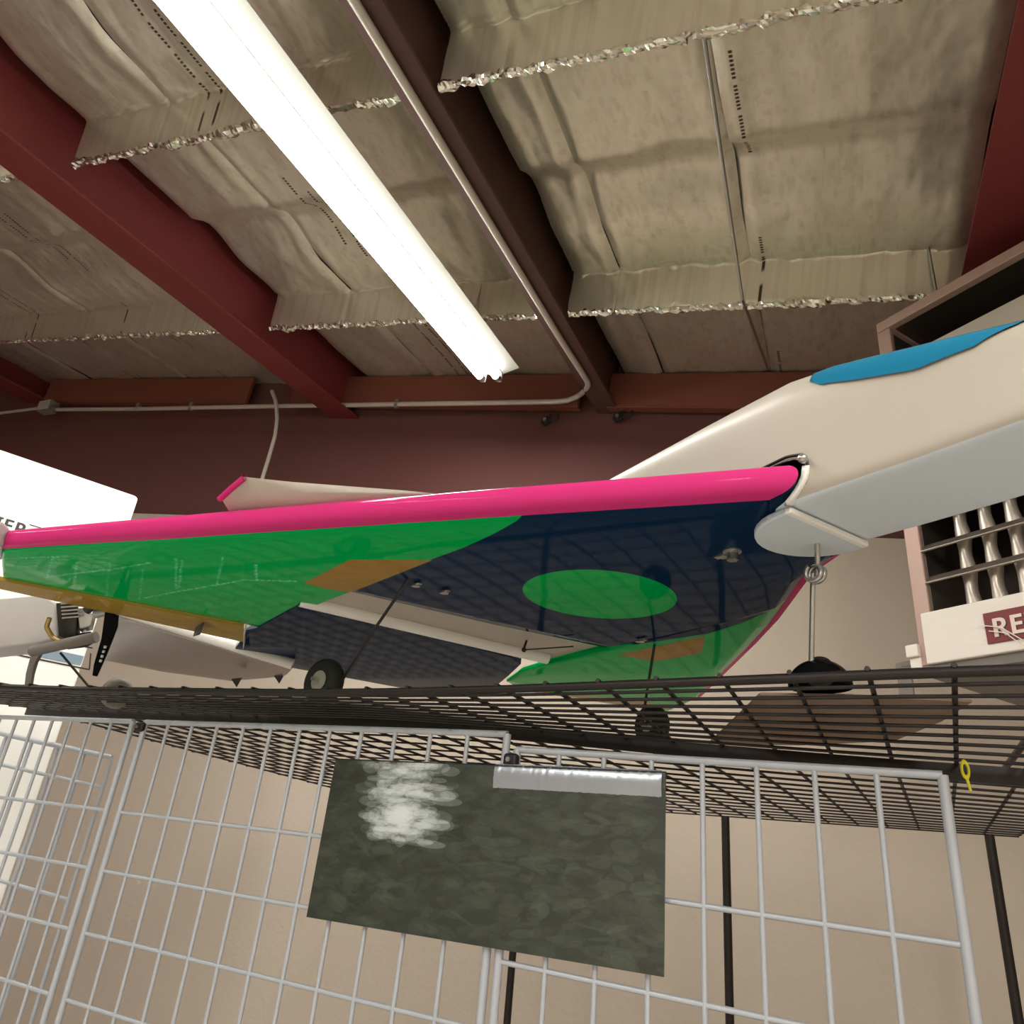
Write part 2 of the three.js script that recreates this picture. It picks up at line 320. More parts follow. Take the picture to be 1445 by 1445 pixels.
  map.wrapS = map.wrapT = THREE.ClampToEdgeWrapping;
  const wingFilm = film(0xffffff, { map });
  const planUV = (p) => [(p.x - X0) / (X1 - X0), (p.z - Z0) / (Z1 - Z0)];
  // canvas rows run down, so v counts z upwards from Z0
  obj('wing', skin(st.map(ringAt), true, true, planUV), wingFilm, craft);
  const noseRing = (z, from = 0) => {
    const x0 = table(LE, z)[0], x1 = table(TE, z)[0], h = thick(z), c = Math.max(x1 - x0, 0.06), a = Math.min(NOSE, c * 0.3), r = [];
    if (!from) r.push(V(x0 + a + 0.012, UNDER - 0.002, z)); else r.push(V(x0 + a + 0.001, UNDER + h / 2 - (h / 2) * Math.cos(Math.PI * from / 14), z));
    for (let i = from; i <= 14; i++) { const t = Math.PI * i / 14; r.push(V(x0 + a - a * Math.sin(t) - 0.001, UNDER + h / 2 - (h / 2 + 0.0008) * Math.cos(t), z)); }
    r.push(V(x0 + a + 0.02, UNDER + h + 0.001, z));
    return r;
  };
  obj('leading_edge', skin(st.filter((z) => z < -0.13).map((z) => noseRing(z)), false), M.pink, craft, 'glossy pink rounded leading edge of the near wing');
  obj('leading_edge', skin(st.filter((z) => z > 0.07).map((z) => noseRing(z, 3)), false), M.pink, craft, 'glossy pink leading edge of the far wing');
  obj('root_fairing', skin(st.filter((z) => z >= -0.141 && z <= 0.08).map((z) => noseRing(z)), false), M.navy, craft);
  obj('wing_tip', [plate([[1.06, -1.03], [1.09, -1.038], [1.19, -1.038], [1.23, -1.029], [1.19, -1.016], [1.09, -1.016]], UNDER - 0.006, UNDER + 0.037, 0.006)], M.greyPaint, craft, 'pale grey rounded wing tip plate');
  obj('aileron', plate([[1.378, -1.03], [1.29, -0.494], [1.47, -0.445], [1.465, -1.03]], UNDER - 0.006, UNDER + 0.004), M.gold, craft, 'gold coloured aileron strip behind the near wing');
  obj('aileron_end', plate([[1.3, -0.488], [1.47, -0.445], [1.5, -0.44], [1.335, -0.48]], UNDER - 0.02, UNDER + 0.01), M.white, craft);
  obj('control_horn', plate([[1.33, -0.58], [1.42, -0.585], [1.38, -0.575]], UNDER - 0.03, UNDER), M.darkMetal, craft);
  obj('flap', plate([[0.80, -0.43], [0.77, -0.07], [0.72, 0.214], [0.98, 0.214], [1.01, -0.43]], UNDER + 0.012, UNDER + 0.02), M.cream, craft, 'cream flap behind the middle of the wing');
  obj('tail_panel', plate([[0.99, -0.45], [0.985, 0.11], [1.03, 0.165], [1.18, 0.221], [1.34, 0.276], [1.645, 0.142], [1.683, -0.196], [1.715, -0.43], [1.4, -0.466]], UNDER - 0.004, UNDER + 0.016), M.navy, craft, 'navy blue tail panel behind the white bar');
  obj('tail_edge', tube([V(0.98, UNDER + 0.006, -0.45), V(0.965, UNDER + 0.006, -0.15), V(0.947, UNDER + 0.006, 0.19)], 0.016, 30, 12), M.white, craft, 'white rounded front edge of the tail panel');
  obj('pushrod', [rod(V(0.868, UNDER - 0.012, 0.069), V(0.74, UNDER - 0.014, 0.12), 0.0016), new THREE.SphereGeometry(0.006, 12, 8).translate(0.868, UNDER - 0.012, 0.069), rod(V(0.868, UNDER + 0.015, 0.075), V(0.868, UNDER - 0.016, 0.067), 0.003)], M.darkMetal, craft);
  // upright fin on top of the near wing
  obj('fin', skin([0, 1].map((k) => { const z0 = -0.675; const o = k ? 0.006 : -0.006; return [V(0.32, UNDER + 0.035, -0.41 + o), V(0.40, UNDER + 0.053, -0.47 + o), V(0.53, UNDER + 0.066, -0.615 + o), V(0.585, UNDER + 0.072, -0.685 + o), V(0.655, UNDER + 0.055, -0.702 + o), V(0.68, UNDER + 0.035, -0.67 + o)]; }), true, true), M.cream, craft, 'cream upright fin standing on the near wing');
  obj('fin_edge', tube([V(0.582, UNDER + 0.071, -0.687), V(0.62, UNDER + 0.062, -0.697), V(0.66, UNDER + 0.052, -0.706)], 0.0055, 16), M.pink, craft);
  // servo covers, screws and bolts under the wing
  for (const [x, z] of [[0.645, -0.325], [0.64, -0.266], [0.6, 0.2], [0.135, -0.044]]) obj('strap_screw', [new THREE.CylinderGeometry(0.0075, 0.0075, 0.004, 14).translate(x, UNDER - 0.008, z), new THREE.BoxGeometry(0.03, 0.002, 0.01).translate(x, UNDER - 0.007, z)], M.steel, craft);
  obj('wing_bolt', [new THREE.CylinderGeometry(0.009, 0.009, 0.018, 6).translate(0.115, UNDER - 0.012, -0.046), new THREE.CylinderGeometry(0.014, 0.014, 0.003, 18).translate(0.115, UNDER - 0.006, -0.046)], M.steel, craft);
  /* fuselage */
  const B = [[-0.8, -0.002, 0.05, 0.05, 2.4], [-0.7, -0.006, 0.065, 0.066, 2.6], [-0.5, -0.01, 0.09, 0.08, 2.8], [-0.35, -0.01, 0.125, 0.086, 3.2], [-0.22, -0.01, 0.16, 0.088, 3.6], [-0.12, -0.008, 0.188, 0.09, 4.2], [-0.05, -0.006, 0.2, 0.09, 4.6], [0.1, 0.012, 0.2, 0.09, 4.6], [0.5, 0.02, 0.197, 0.088, 4.6], [0.9, 0.04, 0.18, 0.06, 4], [1.4, 0.07, 0.15, 0.03, 3], [1.62, 0.09, 0.13, 0.012, 3]];
  const ZC = -0.028;
  const hull = (x, phi, grow = 0) => {
    const [b, t, w, n] = table(B, x), c = Math.cos(phi), s = Math.sin(phi), hh = (t - b) / 2, k = s < 0 ? 14 : n;
    return V(x, UNDER + (t + b) / 2 + Math.sign(s) * (hh + grow) * Math.pow(Math.abs(s), 2 / k), ZC + Math.sign(c) * (w + grow) * Math.pow(Math.abs(c), 2 / k));
  };
  const xs = []; for (let x = -0.8; x <= 1.621; x += x > -0.105 && x < 0.095 ? 0.004 : 0.02) xs.push(x);
  const arc = (x, p0, p1, n, grow = 0) => Array.from({ length: n + 1 }, (_, i) => hull(x, lerp(p0, p1, i / n), grow));
  const LOW = Math.PI * 1.25, LOWR = -Math.PI * 0.25;
  // port side and roof evenly, starboard side in even steps of height; the wing saddle is a real opening over the wing root
  const phis = []; for (let k = 0; k <= 48; k++) phis.push(lerp(LOWR, Math.PI * 0.62, k / 48));
  for (let k = 1; k <= 60; k++) phis.push(Math.PI - Math.asin(Math.min(1, Math.pow(lerp(Math.pow(Math.sin(Math.PI * 0.38), 1 / 2.3), 0, k / 60), 2.3))));
  for (let k = 1; k <= 40; k++) phis.push(Math.PI + Math.asin(Math.pow(k / 40 * Math.pow(Math.SQRT1_2, 1 / 7), 7)));
  const shell = skin(xs.map((x) => phis.map((p) => hull(x, p))), false), keep = [], sp = shell.attributes.position, si = shell.index.array;
  for (let k = 0; k < si.length; k += 3) {
    let x = 0, y = 0, z = 0; for (let q = 0; q < 3; q++) { x += sp.getX(si[k + q]) / 3; y += sp.getY(si[k + q]) / 3; z += sp.getZ(si[k + q]) / 3; }
    const t = (x + 0.077) / 0.14;
    if (!(z < ZC && t > 0 && t < 1 && y > UNDER + 0.012 && y < UNDER + 0.036 + 0.022 * Math.pow(Math.sin(Math.PI * Math.pow(t, 0.7)), 0.5))) keep.push(si[k], si[k + 1], si[k + 2]);
  }
  shell.setIndex(keep);
  obj('fuselage', shell, M.cream, craft, 'cream painted fuselage with a rounded top');
  obj('belly', skin(xs.map((x) => arc(x, LOW, LOW + Math.PI / 2, 16)), false), M.paleBlue, craft, 'pale blue painted flat belly');
  obj('nose_cap', skin([0, 0.5, 0.8, 0.95, 1].map((k) => arc(-0.8, 0, Math.PI * 2, 40).map((p) => V(-0.8 - 0.04 * k, lerp(p.y, UNDER + 0.034, 1 - Math.sqrt(1 - k * k)), lerp(p.z, ZC, 1 - Math.sqrt(1 - k * k))))), true), M.cream, craft);
  const cs = []; for (let k = 0; k <= 48; k++) cs.push(lerp(-0.37, -0.085, k / 48));
  obj('canopy', skin(cs.map((x) => { const t = (x + 0.37) / 0.285, p = Math.PI * table([[0, 0.5], [0.1, 0.8], [0.25, 0.915], [0.47, 0.952], [0.75, 0.93], [0.92, 0.905], [0.98, 0.85], [1, 0.6]], t)[0]; return arc(x, Math.PI - p, p, 48, 0.0014 + 0.002 * Math.max(0, Math.sin(Math.PI * t))); }), false), M.canopy, craft, 'blue painted canopy along the top of the fuselage');
  const tongue = [[-0.036, -0.108], [-0.036, 0.058]]; for (let k = 0; k <= 16; k++) { const t = Math.PI * k / 16; tongue.push([-0.02 + 0.085 * Math.sin(t), -0.025 + 0.083 * Math.cos(t)]); }
  obj('belly_fairing', plate(tongue, UNDER - 0.014, UNDER - 0.003, 0.003), M.paleBlue, craft, 'pale blue rounded belly plate over the wing joint');
  obj('belly_lip', box(0.011, 0.009, 0.166, -0.04, UNDER - 0.0115, -0.03), M.white, craft, 'white chipped lip across the belly');
  obj('saddle_edge', tube([V(-0.083, UNDER + 0.034, -0.122), V(-0.078, UNDER + 0.052, -0.1225), V(-0.05, UNDER + 0.06, -0.122), V(0.02, UNDER + 0.058, -0.121)], 0.0022, 40), M.darkMetal, craft);
  obj('dowel_bolt', [new THREE.SphereGeometry(0.0065, 16, 12).translate(-0.084, UNDER + 0.04, -0.133)], M.steel, craft, 'bright metal bolt at the wing root');
  obj('saddle_face', skin([0, 1, 2, 3, 4, 5, 6].map((k) => { const t = k / 6, y = UNDER + lerp(0.034, -0.007, t), x = -0.082 + 0.03 * t * t; return [V(x - 0.004, y, -0.1225), V(x + 0.004, y, -0.127), V(x + 0.012, y, -0.118), V(x + 0.004, y, -0.112)]; }), true, true), M.white, craft, 'pale cut face of the wing saddle');
  /* undercarriage */
  const wheel = (x, z, r, w, turn, lift = 0.006) => {
    const g = new THREE.TorusGeometry(r - w / 2, w / 2, 16, 36); g.scale(1, 1, 1.15);
    const t = obj('wheel', g.rotateY(turn).translate(x, r + lift, z), M.rubber, craft, 'black rubber wheel');
    obj('hub', new THREE.CylinderGeometry(r - w * 0.8, r - w * 0.8, w * 0.9, 22).rotateX(Math.PI / 2).rotateY(turn).translate(x, r + lift, z), M.hub, t);
    obj('axle', new THREE.CylinderGeometry(0.004, 0.004, w * 1.9, 10).rotateX(Math.PI / 2).rotateY(turn).translate(x, r + lift, z), M.steel, t);
    return t;
  };
  wheel(0.935, -0.375, 0.05, 0.036, 0.42); wheel(0.655, 0.285, 0.046, 0.036, 0); wheel(0.035, 0.032, 0.022, 0.02, 0.1, 0.014);
  obj('leg', tube([V(0.635, UNDER, -0.345), V(0.78, 0.14, -0.347), V(0.915, 0.056, -0.347), V(0.93, 0.052, -0.36)], 0.0032, 30), M.darkMetal, craft, 'slanted dark wire leg of the near wing');
  obj('leg', tube([V(0.6, UNDER, 0.24), V(0.645, 0.1, 0.256), V(0.655, 0.055, 0.258), V(0.655, 0.052, 0.275)], 0.003, 30), M.darkMetal, craft);
  obj('leg', [rod(V(0, UNDER - 0.012, 0), V(0.008, UNDER - 0.06, 0.006), 0.004), rod(V(0.012, UNDER - 0.055, 0.002), V(0.034, 0.035, 0.012), 0.0036), tube(Array.from({ length: 40 }, (_, i) => { const a = i / 39 * Math.PI * 4.4; return V(0.006 + 0.011 * Math.cos(a), UNDER - 0.058 + 0.011 * Math.sin(a), -0.004 - 0.0165 * i / 39 + 0.012); }), 0.0036, 120)], M.steel, craft, 'steel wire nose leg with a coil');
  const dome = new THREE.SphereGeometry(0.05, 28, 14, 0, Math.PI * 2, 0, Math.PI * 0.52); dome.scale(0.86, 0.72, 0.8);
  obj('mudguard', dome.translate(0.035, 0.0165, 0.03), M.gloss, craft, 'glossy black dome over the nose wheel');
}

const CAB = { corner: at(196, 701, 3.1), away: V(sight(2085, 1340).x, 0, sight(2085, 1340).z).normalize() };
CAB.n = V(-CAB.away.z, 0, CAB.away.x); if (CAB.n.dot(EYE.clone().sub(CAB.corner)) < 0) CAB.n.negate();
const inCabinet = (p) => { const d = p.clone().sub(CAB.corner); return d.dot(CAB.n) < 0.03 && d.dot(CAB.away) < 0.03; };
/* ---------- wire shelf that carries the models ---------- */
const RIM = [[-260, 958], [0, 969], [110, 973], [400, 977], [530, 976.5], [700, 973], [1045, 960], [1294, 950], [1445, 945], [1640, 938]].map(([x, y]) => atHeight(x, y, SHELF));
const AWAY = V(0.5, 0, -0.866), ALONG = V(0.866, 0, 0.5);
{
  const along = (p) => p.clone().sub(RIM[0]).dot(ALONG);
  const rim = RIM.map((p) => [along(p), p.x, p.y, p.z]);
  const rimAt = (s) => V(...table(rim, s));
  const bar = [[-260, 994], [0, 998], [200, 1005], [400, 1012], [550, 1016], [720, 1029], [1000, 1054], [1240, 1074], [1445, 1089], [1640, 1106]].map(([x, y]) => { const p = onPlane(x, y, rimAt(1.2).addScaledVector(AWAY, 0.36), AWAY); return [along(p), p.x, p.y, p.z]; });
  const barAt = (s) => V(...table(bar, s)), S0 = Math.max(rim[0][0], bar[0][0]), S1 = Math.min(rim[rim.length - 1][0], bar[bar.length - 1][0]);
  const front = thing('wire_shelf', 'black wire grid shelf panel under the model airplane, nearest the viewer', 'shelf', rimAt((S0 + S1) / 2));
  const T = (p) => local(front, p);
  const line = (f, r, dy, n = 26) => tube(Array.from({ length: n + 1 }, (_, i) => { const s = lerp(S0, S1, i / n); return T(rimAt(s).lerp(barAt(s), f).add(V(0, dy, 0))); }), r, 60, 6);
  obj('rim', line(0, 0.0065, 0), M.blackWire, front);
  for (let k = 1; k < 10; k++) obj('wire', line(k / 10, 0.0026, 0), M.blackWire, front);
  const strip = (s) => { const p = T(barAt(s)); return [p.clone().add(V(0, 0.005, 0)), p.clone().add(V(0, -0.02, 0)), p.clone().add(V(0.004, -0.02, -0.006)), p.clone().add(V(0.004, 0.005, -0.006))]; };
  obj('back_bar', skin(Array.from({ length: 41 }, (_, i) => strip(lerp(S0, S1, i / 40))), true, true), M.blackWire, front);
  const n = Math.round((S1 - S0) / 0.088);
  for (let i = 0; i <= n; i++) { const s = lerp(S0, S1, i / n), a = rimAt(s), b = barAt(s), over = a.clone().lerp(b, -0.015); obj('cross_wire', [rod(T(over.add(V(0, 0.006, 0))), T(b.clone().add(V(0, 0.004, 0))), 0.0034, 6)], M.blackWire, front); }
  // second panel further from the viewer
  const D2 = 1.5, SB = S0, back = thing('wire_shelf', 'black wire grid shelf panel behind the nearest one, seen through the white grid', 'shelf', barAt((S0 + S1) / 2));
  const K = (p) => local(back, p), far = (s) => { const p = barAt(s).addScaledVector(AWAY, D2); p.y = 1.79; return p; };
  for (let k = 1; k <= 16; k++) { let s0 = SB; while (inCabinet(barAt(s0).lerp(far(s0), k / 16))) s0 += 0.02; obj('wire', tube(Array.from({ length: 13 }, (_, i) => { const s = lerp(s0, S1, i / 12); return K(barAt(s).lerp(far(s), k / 16)); }), 0.0026, 24, 5), M.blackWire, back); }
  for (let i = 0; i <= n; i++) { const s = lerp(S0, S1, i / n); let f = 0; while (f < 1 && !inCabinet(barAt(s).lerp(far(s), f))) f += 0.02; if (f > 0.05) obj('cross_wire', rod(K(barAt(s).add(V(0, 0.004, 0))), K(barAt(s).lerp(far(s), Math.min(f, 1)).add(V(0, 0.004, 0))), 0.0034, 6), M.blackWire, back); }
  obj('brace', rod(K(atHeight(1414, 1090, SHELF)), K(atHeight(1470, 1016, SHELF)), 0.006), M.blackWire, back);
  // floor standing frame that carries both panels
  const lg = (s, f) => barAt(s).lerp(far(s), f);
  for (const [s, f] of [[1.0, 1], [1.8, 1], [2.6, 1]]) { const p = lg(s, f); obj('post', rod(K(p), K(V(p.x, 0, p.z)), 0.014, 10), M.blackWire, back); }
}
/* ---------- white grid panels standing in front of and below the shelf ---------- */
{
  const P0 = at(950, 1072, 1.12), N = V(0.5, 0, -0.866);
  const G = (x, y, off = 0) => onPlane(x, y, P0.clone().addScaledVector(N, off), N);
  function gridPanel(a, b, label, pitch = 0.076, r = 0.004) {
    const t = thing('grid_panel', label, 'grid panel', V((a.x + b.x) / 2, 0, (a.z + b.z) / 2), null, 'white grid panels below the shelf');
    const n = Math.round(a.distanceTo(b) / pitch), foot = 0.06;
    obj('rail', rod(local(t, a), local(t, b), r * 1.5, 8), M.whiteWire, t);
    for (let i = 0; i <= n; i++) { const p = a.clone().lerp(b, i / n); obj('wire', rod(local(t, p), local(t, V(p.x, foot, p.z)), i % n ? r : r * 1.7, 8), M.whiteWire, t); }
    for (let k = 1; k < 14; k++) { const d = V(0, -0.076 - k * 0.115, 0); if (a.y + d.y < foot) break; obj('wire', rod(local(t, a.clone().add(d)), local(t, b.clone().add(d)), r, 6), M.whiteWire, t); }
    for (const p of [a, b]) obj('foot', rod(local(t, V(p.x, 0, p.z)), local(t, V(p.x, foot, p.z)), r * 2.4, 10), M.whiteWire, t);
    return t;
  }
  gridPanel(G(-180, 1006), G(188, 1018), 'white wire grid panel at the left, standing under the dark end of the shelf');
  gridPanel(G(206, 1019), G(716, 1036), 'white wire grid panel in the middle, between the two black clips');
  gridPanel(G(730, 1058), G(1330, 1094), 'white wire grid panel at the right with the lower top rail');
  for (const [x, y, l] of [[199, 1026, 'black joining clip between the left and middle white grid panels'], [722, 1073, 'black joining clip between the middle and right white grid panels']]) {
    const c = thing('joining_clip', l, 'clip', G(x, y, -0.004)); obj('clip_body', box(0.026, 0.022, 0.018, 0, 0, 0, 0.006).rotateY(-Math.PI / 6), M.clip, c); obj('clip_screw', new THREE.CylinderGeometry(0.004, 0.004, 0.03, 8).rotateX(Math.PI / 2).rotateY(-Math.PI / 6), M.steel, c);
  }
  // poster sheet on the middle panels
  const a = G(475, 1072, -0.012), b = G(940, 1091, -0.012), len = a.distanceTo(b);
  const pic = canvasTexture(1024, 1024, (c, w, h) => {
    c.fillStyle = '#26302a'; c.fillRect(0, 0, w, h);
    for (let k = 0; k < 1400; k++) { const g = 30 + rnd() * 50; c.fillStyle = `rgba(${g},${g * 1.15},${g * 0.95},0.35)`; c.beginPath(); c.ellipse(rnd() * w, rnd() * h, 8 + rnd() * 50, 6 + rnd() * 30, rnd() * 3, 0, 7); c.fill(); }
    for (let k = 0; k < 260; k++) { c.fillStyle = `rgba(215,222,226,${0.12 + rnd() * 0.2})`; c.beginPath(); c.ellipse(w * (0.27 + 0.16 * (rnd() + rnd() - 1)), h * rnd() * 0.5, 14 + rnd() * 40, 10 + rnd() * 30, 0, 0, 7); c.fill(); }
  });
  const q = new THREE.Quaternion().setFromRotationMatrix(new THREE.Matrix4().makeBasis(b.clone().sub(a).normalize(), V(0, 1, 0), V(0, 0, 1)));
  const p = thing('poster_sheet', 'dark green and white printed poster in a clear sleeve hung on the white grid', 'poster', V((a.x + b.x) / 2, (a.y + b.y) / 2, (a.z + b.z) / 2));
  const sh = new THREE.Shape([[0, 0], [len, 0], [len, -0.26], [0, -0.26]].map((v) => new THREE.Vector2(...v)));
  const d = b.clone().sub(a), g = new THREE.ExtrudeGeometry(sh, { depth: 0.003, bevelEnabled: false });
  const uv = g.attributes.uv, ps = g.attributes.position; for (let i = 0; i < uv.count; i++) uv.setXY(i, ps.getX(i) / len, 1 + ps.getY(i) / 0.26);
  g.applyMatrix4(new THREE.Matrix4().makeBasis(d.clone().normalize(), V(0, 1, 0), V(-0.5, 0, 0.866))).translate(...local(p, a).toArray());
  obj('print', g, new THREE.MeshPhysicalMaterial({ map: pic, roughness: 0.4, clearcoat: 1, clearcoatRoughness: 0.08 }), p);
  obj('sleeve_edge', rod(local(p, a), local(p, b), 0.0025), M.clip, p);
  obj('sleeve_fold', skin(Array.from({ length: 60 }, (_, i) => { const c = local(p, a.clone().lerp(b, lerp(0.54, 0.99, i / 59))), k = (z) => 0.0015 * noise.noise(i * 0.7, z, 3); return [V(c.x, c.y + 0.004 + k(1), c.z), V(c.x - 0.002, c.y - 0.006 + k(2), c.z + 0.006 + k(5)), V(c.x - 0.002, c.y - 0.02 + k(3), c.z + 0.005 + k(6)), V(c.x - 0.001, c.y - 0.034 + k(4), c.z + 0.004)]; }), false), M.sleeve, p, 'shiny folded top of the clear sleeve');
  // small white rack behind, at the left
  const r0 = at(-60, 1022, 2.5), r1 = at(158, 1069, 2.35), t = thing('wire_rack', 'small white wire rack seen behind the left grid panel', 'rack', r0.clone().lerp(r1, 0.5).setY(0));
  const L = (v) => local(t, v);
  obj('rail', rod(L(r0), L(r1), 0.008), M.whiteWire, t);
  for (let i = 0; i <= 6; i++) { const v = r0.clone().lerp(r1, i / 6); obj('wire', rod(L(v), L(V(v.x, 0.02, v.z)), 0.006), M.whiteWire, t); }
  for (const dy of [0.09, 0.4, 0.8, 1.2]) obj('wire', rod(L(r0.clone().add(V(0, -dy, 0))), L(r1.clone().add(V(0, -dy, 0))), 0.006), M.whiteWire, t);
  const y = thing('cable_tie', 'small yellow cable tie on the black shelf at the lower right', 'cable tie', at(1362, 1086, 1.02));
  obj('loop', new THREE.TorusGeometry(0.008, 0.0025, 8, 18).scale(0.6, 1.3, 1), std(0xd8cf2a, 0.5), y); obj('tail', rod(V(0, -0.008, 0), V(0.002, -0.028, 0.002), 0.002), std(0xd8cf2a, 0.5), y);
}
/* ---------- things lying on the shelf ---------- */
{
  const H = SHELF + 0.0085, pts = [[1072, 981], [1195, 983], [1372, 991], [1330, 1018], [1262, 1046], [1130, 1052], [1000, 1050]].map(([x, y]) => atHeight(x, y, H));
  const c = thing('cardboard_sheet', 'flat brown corrugated cardboard sheet lying under the nose wheel', 'cardboard', V(pts[1].x, H, pts[1].z));
  obj('sheet', plate(pts.map((p) => { const q = local(c, p); return [q.x, q.z]; }), 0, 0.004, 0.0008), M.card, c);
}

/* ---------- second model airplane, at the left ---------- */
{
  const D = 1.95, base = atHeight(165, 989, SHELF);
  const t = thing('model_airplane', 'smaller grey and white model airplane with open engine and black propeller behind the green wing', 'model airplane', base);
  const L = (x, y, d = D) => local(t, at(x, y, d));
  const slab = (pts, d, depth, mat, name, round = 0.008, label) => { // a shaped block: an outline at its own distance given real thickness
    const v = pts.map(([x, y, dd]) => L(x, y, dd || d)), back = sight(350, 900).setY(0).normalize().multiplyScalar(depth), c = v.reduce((s, p) => s.add(p), V(0, 0, 0)).multiplyScalar(1 / v.length);
    const ring = (f, k) => v.map((p) => p.clone().lerp(c, f).addScaledVector(back, k));
    return obj(name, skin([ring(0.12, 0), ring(0.03, 0.08), ring(0, 0.25), ring(0, 0.75), ring(0.03, 0.92), ring(0.12, 1)], true, true), mat, t, label);
  };
  slab([[-130, 862], [0, 842], [66, 836], [84, 850], [86, 900], [60, 908], [0, 915], [-130, 930]], D, 0.13, M.greyPaint, 'fuselage', 0.01, 'pale grey fuselage front');
  slab([[78, 850], [104, 846], [110, 856], [108, 896], [96, 904], [82, 898]], D - 0.02, 0.07, M.darkMetal, 'engine_block');
  for (let k = 0; k < 5; k++) { const a = L(86 + k * 0.5, 852 + k * 5, D - 0.03), b = L(112, 850 + k * 5, D - 0.03); obj('cooling_fin', rod(a, b, 0.0025, 6).scale(1, 1, 1), M.steel, t); }
  slab([[108, 858], [122, 856], [132, 868], [128, 884], [112, 888]], D - 0.02, 0.05, M.steel, 'crankcase');
  slab([[92, 896], [128, 890], [134, 900], [120, 908], [92, 912]], D - 0.01, 0.05, M.rubber, 'engine_mount');
  obj('carburettor', join([rod(L(122, 862, D - 0.05), L(134, 852, D - 0.05), 0.011, 14), rod(L(132, 858, D - 0.06), L(150, 852, D - 0.06), 0.006, 10)]), M.darkMetal, t);
  obj('glow_plug', join([rod(L(96, 850, D - 0.02), L(95, 838, D - 0.02), 0.006, 10), rod(L(95, 839, D - 0.02), L(94.6, 834, D - 0.02), 0.003, 8)]), M.brass, t);
  obj('muffler', rod(L(44, 919, D - 0.06), L(136, 899, D - 0.06), 0.014, 14), M.greyTape, t);
  obj('exhaust_pipe', tube([L(70, 872, D - 0.05), L(66, 885, D - 0.05), L(74, 899, D - 0.05), L(84, 905, D - 0.05)], 0.006, 20), M.brass, t);
  obj('hub', rod(L(136, 866, D - 0.05), L(158, 863, D - 0.07), 0.012, 14, 0.006), M.steel, t);
  slab([[148, 862], [168, 868], [166, 884], [150, 925], [137, 954], [130, 953], [132, 938], [143, 900]], D - 0.09, 0.012, M.gloss, 'propeller', 0.003, 'black propeller blade pointing down');
  slab([[158, 858], [172, 842], [176, 820], [168, 800], [156, 820], [150, 850]], D - 0.09, 0.012, M.gloss, 'propeller', 0.003);
  obj('blade_mark', slabMark(), M.white, t);
  function slabMark() { const o = []; for (let k = 0; k < 4; k++) o.push(rod(L(141.5 + k * 2.1, 934 - k * 6.5, D - 0.093), L(142.6 + k * 2.1, 931 - k * 6.5, D - 0.093), 0.0032, 6)); return join(o); }
  // wing: a slab with rounded front and thin rear, seen from below
  const le = [L(150, 862, 2.08), L(240, 890, 2.1), L(325, 917, 2.12), L(412, 944, 2.14)], te = [L(138, 930, 2.3), L(230, 948, 2.34), L(325, 961, 2.36), L(398, 955, 2.26)];
  const wr = le.map((a, i) => { const b = te[i], up = V(0, 1, 0), r = []; for (let k = 0; k <= 12; k++) { const f = k / 12; r.push(a.clone().lerp(b, f).addScaledVector(up, -0.004 * Math.sin(Math.PI * f))); } for (let k = 12; k >= 0; k--) { const f = k / 12; r.push(a.clone().lerp(b, f).addScaledVector(up, 0.004 + 0.022 * Math.sqrt(1 - f) * Math.sqrt(f + 0.08))); } return r; });
  obj('wing', skin(wr, true, true), M.silverFilm, t, 'silver grey glossy wing');
  obj('leading_edge', tube(le.map((p) => p.clone().add(V(0, 0.014, 0))), 0.016, 30, 10), M.white, t, 'white front edge of the silver wing');
  for (const [x, y] of [[334, 962], [394, 957]]) obj('control_horn', skin([0, 0.004].map((k) => [L(x - 8, y - 4, 2.24 + k), L(x + 8, y - 6, 2.24 + k), L(x, y + 8, 2.24 + k)]), true, true), M.darkMetal, t);
  slab([[50, 912], [62, 912], [52, 930], [46, 950], [42, 976], [33, 975], [36, 950], [42, 928]], D - 0.02, 0.03, M.greyTape, 'leg', 0.004, 'bent grey strip leg');
  obj('brace', rod(L(85, 921, D - 0.03), L(132, 977, D - 0.03), 0.003, 6), M.darkMetal, t);
  const wc = L(166, 975, 1.86), R = 0.038;
  const w = obj('wheel', new THREE.TorusGeometry(R - 0.013, 0.013, 14, 30).rotateY(0.6).translate(wc.x, R - 0.002, wc.z), M.greyTape, t, 'grey rubber wheel'); obj('hub', new THREE.CylinderGeometry(R - 0.022, R - 0.022, 0.02, 18).rotateX(Math.PI / 2).rotateY(0.6).translate(wc.x, R - 0.002, wc.z), M.hub, w);
}

